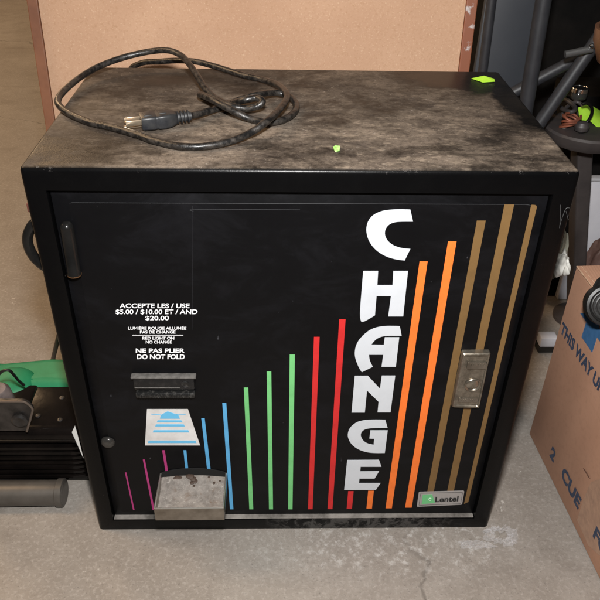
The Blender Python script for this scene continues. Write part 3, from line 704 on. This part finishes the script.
# ================================================================== RIGHT BACKGROUND
# exercise frame of grey tubes with a slate panel
ef = thing('folded_metal_frame', 'dark grey tubular metal frame with slate panel standing behind the machine', 'metal frame', (.45, .75, 0))
def tb(p, q_, r, nm='tube', m=MTUBE):
    bm = NB(); tube(bm, [p, q_], r, 20, 1, False); return obj(nm, bm, m, ef, True)
y1 = .60
def ext(p, q_, a, b): d_ = q_-p; return p-d_*a, q_+d_*b
p, q_ = ext(Y(494.5, 44, y1), Y(493, 76, y1), 3.0, 0); q_ = V((q_.x, y1, 0.002)); tb(p, q_, .0085, 'upright_tube')
p = Y(542, 44, y1-.05); q_ = Y(535, 112, y1-.05); p = p+(p-q_)*1.2; tb(p, V((q_.x-.0, y1-.05, .002)), .0135, 'upright_tube')
p, q_ = ext(Y(594, 44, y1-.08), Y(545, 115, y1-.08), .9, 1.6); tb(p, q_, .0115, 'diagonal_brace')
p, q_ = ext(Y(578, 58, y1-.02), Y(518, 90, y1-.02), .0, 1.2); tb(p, q_, .0105, 'cross_brace')
p, q_ = Y(565, 54.5, y1-.10), Y(592, 49, y1-.10); tb(p, q_, .006, 'short_tube', mat('worn_tube', (.10, .10, .10), .35, .4))
bm = NB(); k = Y(591.5, 46.5, y1-.105); lathe(bm, [(.0045, 0), (.0045, .004), (.003, .006), (.0002, .0065)], k, (0, -1, .5), 20); obj('bolt', bm, MCHROME, ef, True)
a = Y(470, 100, y1+.03); b = Y(541, 30, y1+.03)
bm = NB(); box(bm, (a.x, y1+.03, .01), (b.x, y1+.045, .86), .004); obj('slate_panel', bm, MSLATE, ef, True)
# black crate behind all that, added to stand in for the shadowed background
bx_ = Y(541, 60, .86).x
bc_ = thing('black_backdrop', 'added large black crate in the dark behind the grey metal tubes', 'backdrop', (bx_+.4, 1.0, 0))
bm = NB(); box(bm, (bx_-.12, .86, .001), (bx_+.9, 1.3, .60), .01); obj('backdrop_body', bm, MBIN, bc_, True)
bm = NB(); box(bm, (bx_-.14, .84, .601), (bx_+.92, 1.32, .66), .008); obj('backdrop_lid', bm, MBIN, bc_, True)
# something brown in the top right corner
bm = NB(); k = Y(606, 56, .62)
lathe(bm, [(.015, 0), (.03, .004), (.042, .02), (.046, .045), (.043, .046), (.038, .022), (.01, .008)], k-V((0, 0, .03)), (0, 0, 1), 36)
# shelf of the stand so that things stand on something
# pedestal stand
pz = .44
pcn = Z(587, 126, pz)
ped = thing('round_stand', 'dark brown round topped stand behind the right corner of the machine', 'stand', (pcn.x, pcn.y, 0))
bm.free()
bm = NB(); lathe(bm, [(.052, -.030), (.068, -.026), (.074, -.018), (.077, -.004), (.074, 0), (.001, .001)], pcn, (0, 0, 1), 48); obj('round_top', bm, MPED, ped, True)
bm = NB(); yc = pcn.y
def down(a, b, z): t = (z-a.z)/(b.z-a.z); return a+(b-a)*t
L1, L2, R1, R2 = Y(575.5, 150, yc), Y(572, 265, yc), Y(591.5, 150, yc), Y(584.5, 265, yc)
lvl = []
for z in (pz-.031, pz-.2, .012):
    a = down(L1, L2, z); b = down(R1, R2, z)
    lvl.append([bm.verts.new(q) for q in rounded([V((a.x, yc-.012, z)), V((b.x, yc-.012, z)), V((b.x, yc+.03, z)), V((a.x, yc+.03, z))], .005, 3)])
for a, b in zip(lvl, lvl[1:]):
    for i in range(len(a)): bm.faces.new((a[i], a[(i+1) % len(a)], b[(i+1) % len(b)], b[i]))
bm.faces.new(lvl[0]); bm.faces.new(lvl[-1])
obj('column', bm, MPED, ped, True)
ccx = (down(L1, L2, 0).x+down(R1, R2, 0).x)/2
bm = NB(); lathe(bm, [(.05, 0.001), (.05, .008), (.035, .012)], (ccx, pcn.y, 0), (0, 0, 1), 40); obj('base', bm, MPED, ped, True)
# copper coil on the stand
cc = Z(570.5, 122, pz+.012)
bm = NB(); pts = []
for i in range(0, 6*16+1):
    a = 2*math.pi*i/16; pts.append(cc+V((.0145*math.cos(a)*(1+.12*math.sin(i*.21)), .0105*math.sin(a)+.003*math.sin(i*.13), -.008+.020*i/96+.0045*math.cos(a+i*.05))))
tube(bm, pts, .0022, 8, 1, False)
tag(obj('copper_coil', bm, MCOPPER, None, True), 'small coil of reddish copper wire on the round dark stand', 'wire coil')
# dark rubber hose tangle
bm = NB()
def hz(px, py, h): return Z(px, py, pz+h)
tube(bm, [hz(555, 112, .006), hz(553, 104, .012), hz(560, 99, .02), hz(568, 101, .028), hz(575, 108, .03), hz(571, 112, .028), hz(561, 108, .022), hz(556, 103, .022), hz(565, 97, .018), hz(578, 99, .015)], .0042, 12)
tube(bm, [hz(562, 118, .005), hz(566, 108, .018), hz(576, 102, .025), hz(583, 107, .02), hz(578, 114, .012)], .0036, 12)
tag(obj('rubber_hose', bm, MRUB, None, True), 'tangled dark rubber hose lying behind the copper coil', 'hose')
# black ring cable
bm = NB(); c3 = Y(583, 114, Z(583, 127, pz).y)
tube(bm, [c3+V((.016*math.cos(a), 0.0, .020*math.sin(a))) for a in [R(x) for x in range(-140, 130, 15)]], .0030, 12, 2)
tag(obj('ring_handle', bm, MBLK, None, True), 'black curved ring standing upright in front of the neon sticker', 'ring')
bm = NB(); k = Z(582, 127, pz+.012); b2 = bmesh.new(); bmesh.ops.create_icosphere(b2, subdivisions=3, radius=.012)
for v in b2.verts: v.co = V((v.co.x*1.1, v.co.y, v.co.z*.9))*(1+.06*math.sin(v.co.z*900))+k
merge(bm, b2); tag(obj('rubber_bulb', bm, MRUB, None, True), 'small dark rubber bulb beside the copper coil', 'bulb')
bm = NB(); k = Z(563.5, 127.5, pz+.001); lathe(bm, [(.0052, 0), (.0052, .002), (.004, .003), (.0003, .003)], k, (0, 0, 1), 24); tag(obj('washer', bm, mat('pale_disc', (.22, .19, .17), .5, col2=(.3, .27, .25), vscale=90), None, True), 'little pale round disc lying in front of the copper coil', 'disc')
# box with neon label behind stand
nb0 = Z(596, 136, pz-.02)
nb = thing('dark_case', 'low black case in the dark under the chrome lidded jar', 'case', (nb0.x+.06, nb0.y+.09, 0))
yy = pcn.y+.085
a = Y(574, 112, yy)
bm = NB(); box(bm, (a.x-.004, yy, .002), (a.x+.16, yy+.12, Y(590, 96, yy).z-.0), .004); obj('case_body', bm, MBIN, nb, True)
bm = NB()
def Zt(px, py): return onplane(px, py, V((pcn.x, pcn.y+.02, pz+.012)), V((0, -.45, 1)))
prism(bm, [Zt(578, 108), Zt(589, 104.5), Zt(612, 118), Zt(612, 141), Zt(590, 121), Zt(579.5, 120)], (0, 0, .0008))
tag(obj('neon_tag', bm, MNEON), 'bright neon green paper tag lying behind the black curved ring', 'paper tag')
# jar
zc_ = Y(590, 96, yy).z
jc = Z(580.5, 96, zc_+.001)
jc = Z(578, 98, zc_+.001)
jar = thing('glass_jar', 'small jar with shiny chrome lid standing on the dark case', 'jar', jc)
bm = NB(); lathe(bm, [(.0145, 0), (.0155, .002), (.0155, .010), (.0145, .012)], jc, (0, 0, 1), 36); obj('jar_body', bm, mat('dark_glass', (.03, .03, .028), .1), jar, True)
bm = NB(); lathe(bm, [(.0152, .0122), (.0160, .0125), (.0160, .0195), (.0152, .0205), (.0135, .0205), (.013, .0198), (.0004, .0198)], jc, (0, 0, 1), 40); obj('lid', bm, MCHROME, jar, True)
# brown bowl top right, on the crate lid
bm = NB(); k = Z(634, 74, .661)
lathe(bm, [(.03, 0), (.045, .012), (.055, .035), (.056, .05), (.052, .05), (.048, .03), (.02, .012)], k, (0, 0, 1), 40)
tag(obj('wooden_bowl', bm, mat('brown_wood', (.10, .045, .02), .4, col2=(.05, .022, .012), vscale=20), None, True), 'brown wooden bowl on the black crate at the top right corner', 'bowl')
# white bin
yb_ = pcn.y+.07; tl_ = Y(589.5, 181, yb_)
# lies right of the stand column
wb = thing('white_bin', 'white plastic bin in the dark to the right of the round stand', 'bin', (tl_.x+.14, yb_+.06, 0))
xw = tl_.x-.0; zt = tl_.z
bm = NB(); box(bm, (xw, yb_, .001), (xw+.32, yb_+.012, zt), .003); box(bm, (xw, yb_+.0125, .001), (xw+.006, yb_+.07, zt), .002); box(bm, (xw+.314, yb_+.0125, .001), (xw+.32, yb_+.07, zt), .002); obj('bin_wall', bm, MWBIN, wb, True)
bm = NB(); box(bm, (xw-.004, yb_-.005, zt+.0005), (xw+.324, yb_+.014, zt+.008), .002); obj('rim', bm, mat('bin_rim', (.40, .40, .42), .5), wb, True)
# brown leather bag in front of it
bm = NB(); b2 = bmesh.new(); bmesh.ops.create_icosphere(b2, subdivisions=5, radius=1)
k = Y(612, 262, yb_-.04)
for v in b2.verts:
    c_ = v.co.copy(); n_ = mn.noise(c_*2.5)*.12+mn.noise(c_*7)*.04
    v.co = V((c_.x*.062*(1+n_)+k.x, c_.y*.03*(1+n_)+yb_-.042, max(.002, (c_.z*.13*(1+n_))+Y(604, 226, yb_-.04).z-.13)))
merge(bm, b2); tag(obj('leather_bag', bm, MBROWN, None, True), 'slouching brown leather bag in front of the white bin', 'bag')
# crumpled white cloth and grey wrap between machine and box
def crumple(name, c_, sx, sy, sz, m, label, cat, seed, f=1.3, amp=.5):
    b2 = bmesh.new(); bmesh.ops.create_icosphere(b2, subdivisions=4, radius=1)
    for v in b2.verts:
        q0 = v.co.copy(); a_ = 1+amp*mn.turbulence(q0*f+V((seed, 0, 0)), 2, False)-.05
        v.co = V((q0.x*sx*a_, q0.y*sy*a_, q0.z*sz*a_))+c_
    o = obj(name, b2, m, None, True); return tag(o, label, cat)
cl = Z(563, 262, .10)
crumple('crumpled_cloth', Y(561.5, 264, .18), .011, .015, .020, MCLOTH, 'crumpled white cloth wedged between the machine and the cardboard box', 'cloth', 3)
crumple('wrapping_film', Y(557.5, 251, .24), .010, .02, .045, MOLIVE, 'grey green plastic wrap squeezed behind the white cloth', 'plastic wrap', 9)
k = Z(547.5, 343, .02)
bm = NB(); box(bm, (k.x-.018, k.y-.008, .0155), (k.x+.016, k.y+.016, .038), .002)
sb = thing('small_carton', 'small white block on a black base on floor beside the cardboard box', 'block', (k.x, k.y, 0))
obj('white_block', bm, MWBIN, sb, True)
bm = NB(); box(bm, (k.x-.019, k.y-.009, .001), (k.x+.017, k.y+.017, .015), .002); obj('black_base', bm, MBLKM, sb, True)

# ================================================================== GARDEN ENGINE on the left
ey = .085
xR = -.312
eng = thing('garden_engine', 'green and black garden tool engine on floor beside the left of the machine', 'engine', (-.39, .12, 0))
def warp(b, f):
    for v in b.verts: v.co = f(v.co)
zt_ = Y(50, 428, ey).z; zf = Y(40, 478, ey).z
print('ENG', zt_, zf, pix((xR, ey, zt_)), pix((xR, ey+.13, zt_+.02)))
bm = NB(); b2 = bmesh.new(); box(b2, (xR-.20, ey-.006, zt_-.036), (xR, ey+.115, zt_), .016, 5)
for v in b2.verts:
    t_y = (v.co.y-ey)/.125; v.co.z += .002*max(0, t_y); v.co.x -= .0*t_y
merge(bm, b2); xs = Y(26, 410, ey+.03).x
box(bm, (xR-.19, ey+.004, zt_-.01), (xs, ey+.095, zt_+.005), .005, 3)
shroud = obj('engine_shroud', bm, MENG, eng, True)
bm = NB()
nf = 7
for i in range(nf):
    z0 = zf+(zt_-.033-zf)*i/nf; in_ = .004*(nf-i)*.4
    x_ = xR-.002-in_*.6; y_ = ey-.004+in_*.3
    prism(bm, rounded([V((xR-.20, y_, z0)), V((x_, y_, z0)), V((x_, ey+.105, z0)), V((xR-.20, ey+.105, z0))], [.004, .034, .034, .004], 8), (0, 0, (zt_-.036-zf)/nf*.5))
box(bm, (xR-.19, ey+.008, .004), (xR-.014, ey+.105, zt_-.031), .004, 2)
obj('cooling_fins', bm, MENG, eng, True)
for a, b in ((38, 416), (60, 420), (62, 398)):
    k = Z(a, b, zt_+.0003); bm = NB(); lathe(bm, [(.0042, 0), (.0042, .0012), (.0030, .0020), (.0014, .0020), (.0010, .0012), (.0002, .0012)], k, (0, 0, 1), 20); obj('screw', bm, MENGG, shroud, True)
bm = NB(); tube(bm, [V((xR-.19, ey-.0062, zt_-.020)), V((xR-.018, ey-.0062, zt_-.020)), V((xR-.005, ey-.002, zt_-.020)), V((xR+.0002, ey+.012, zt_-.020)), V((xR+.0002, ey+.09, zt_-.020))], .0009, 8, 4); obj('seam', bm, MBLK, shroud, True)
# green tank: two swellings
bm = NB(); gy = ey+.088
gz = Y(30, 364, gy+.05).z-.024
print('GZ', gz, zt_, Z(10, 510, 0))
b2 = bmesh.new(); box(b2, (xR-.20, gy, gz-.05), (xR+.004, gy+.075, gz+.017), .018, 6); bmesh.ops.subdivide_edges(b2, edges=b2.edges[:], cuts=1)
for v in b2.verts:
    if v.co.z > gz: v.co.z += .007*math.sin((v.co.x-xR)*55+1.2)
merge(bm, b2)
b2 = bmesh.new(); bmesh.ops.create_uvsphere(b2, u_segments=32, v_segments=20, radius=1)
k = Z(10, 380, gz+.02)
for v in b2.verts: v.co = V((v.co.x*.040+k.x, v.co.y*.036+gy+.016, v.co.z*.016+gz+.012))
merge(bm, b2)
obj('fuel_tank', bm, MGTANK, eng, True)
# bracket + knob + cable
by = ey-.012
bp_ = [Y(-6, 401, by), Y(25, 401, by), Y(33.5, 408, by), Y(27, 431, by), Y(-6, 431, by)]
bm = NB(); prism(bm, rounded(bp_, [.001, .006, .006, .006, .001]), (0, .005, 0)); br = obj('carburettor_cover', bm, MENGG, eng)
bm = NB(); tube(bm, [p+V((0, -.001, 0)) for p in rounded(bp_[:4], [0, .006, .006, 0])], .0018, 8, 1, False); obj('cover_rim', bm, mat('worn_rim', (.14, .11, .09), .35, .5), br, True)
bm = NB(); k = Y(20, 420, by-.002); lathe(bm, [(.012, 0), (.012, .003), (.009, .005), (.0004, .003)], k, (0, -1, 0), 24); obj('cap', bm, MENGG, br, True)
bm = NB(); k = Y(3, 398, ey+.03); lathe(bm, [(.014, -.02), (.016, -.005), (.0155, .018), (.011, .026), (.0004, .028)], k, (0, -.25, 1), 28); obj('knob', bm, MKNOB, eng, True)
bm = NB(); tube(bm, [Y(-4, 378, ey+.02), Y(2, 371.5, ey+.02), Y(9, 370.5, ey+.02), Y(14, 375, ey+.03), Y(19, 381, ey+.05), Y(24, 385, ey+.06)], .0022, 10); obj('throttle_cable', bm, MBLKM, eng, True)
bm = NB(); tube(bm, [Y(59, 334, .262), Y(50, 372, .262)], .0038, 12, 1, False); obj('lever', bm, mat('dull_brown_lever', (.07, .05, .04), .5), eng, True)
bm = NB(); a = Y(-30, 494, ey-.03); b = Y(66, 498, ey-.03)
zz = .0205; tube(bm, [V((a.x, ey-.032, zz)), V((b.x, ey-.030, zz))], .020, 28, 1, False)
lathe(bm, [(.0205, 0), (.0222, .001), (.0222, .010), (.0205, .011)], V((b.x-.011, ey-.030, zz)), (1, 0, 0), 32)
obj('shaft', bm, MPIPE, eng, True)
print('PIPE', pix((a.x, ey-.03, .041)), pix((a.x, ey-.05, .0)))

# ================================================================== PLASTIC FILM SCRAPS
def film(name, px, py, sx, sy, hh, label, seed, n=26, hole=0):
    bm = NB(); c_ = Z(px, py, 0.001); g_ = []
    for j in range(n+1):
        row = []
        for i in range(n+1):
            x = (i/n-.5)*2; y_ = (j/n-.5)*2; rr = math.hypot(x, y_)
            w = .75+.35*mn.noise(V((math.atan2(y_, x)*1.2, seed, 0)))
            h_ = abs(mn.noise(V((x*3.1, y_*3.1, seed))))*1.2+abs(mn.noise(V((x*8, y_*8, seed+4))))*.7
            row.append((V((c_.x+x*sx*w, c_.y+y_*sy*w, .0015+h_*hh)), rr))
        g_.append(row)
    vs = [[bm.verts.new(p) for p, _ in r] for r in g_]
    for j in range(n):
        for i in range(n):
            q0 = g_[j][i][1]
            if q0 < 1 and q0 > hole: bm.faces.new((vs[j][i], vs[j][i+1], vs[j+1][i+1], vs[j+1][i]))
    bmesh.ops.delete(bm, geom=[v for v in bm.verts if not v.link_faces], context='VERTS')
    return tag(obj(name, bm, MFILM, None, False), label, 'plastic film', 'scraps of clear plastic film on the floor')
film('plastic_film', 500, 538, .034, .024, .017, 'crumpled clear plastic film ring by the right bottom corner of the machine', 3.3, hole=.38)
film('plastic_film', 474, 546, .040, .010, .006, 'thin twisted strip of clear plastic film in front of the machine', 8.1)

# ================================================================== LIGHT
def area(name, loc, target, size, power, col, sy=None):
    l = bpy.data.lights.new(name, 'AREA'); l.energy = power; l.color = col; l.size = size
    if sy: l.shape = 'RECTANGLE'; l.size_y = sy
    o = bpy.data.objects.new(name, l); C.objects.link(o); o.location = loc
    o.rotation_euler = (V(target)-V(loc)).to_track_quat('-Z', 'Y').to_euler(); return o
area('flash_lamp', CAM+up*.16-fw*.03, (0, .1, .35), .06, 21, (1, .985, .965))
area('overhead_fill', (-2.0, .4, 2.2), (-.8, .5, 0), .6, 38, (1, .66, .37), 1.6)  # unseen warm fill added to tint the left floor
area('overhead_fill', (-2.6, 3.6, 2.6), (-1.4, 2.4, 0), .8, 80, (1, .66, .37), 1.6)  # no fixture here, a second warm light added to brighten the far left floor
area('overhead_fill', (.6, -.8, 2.7), (.1, .2, 0), .5, 4, (1, .93, .85), 1.4)
w = bpy.data.worlds.new('World'); sc.world = w; w.use_nodes = True
w.node_tree.nodes['Background'].inputs[0].default_value = (.72, .70, .68, 1); w.node_tree.nodes['Background'].inputs[1].default_value = .05
sc.view_settings.view_transform = 'Standard'; sc.view_settings.look = 'None'; sc.view_settings.gamma = 1; sc.view_settings.exposure = 0
sc.render.engine = 'CYCLES'
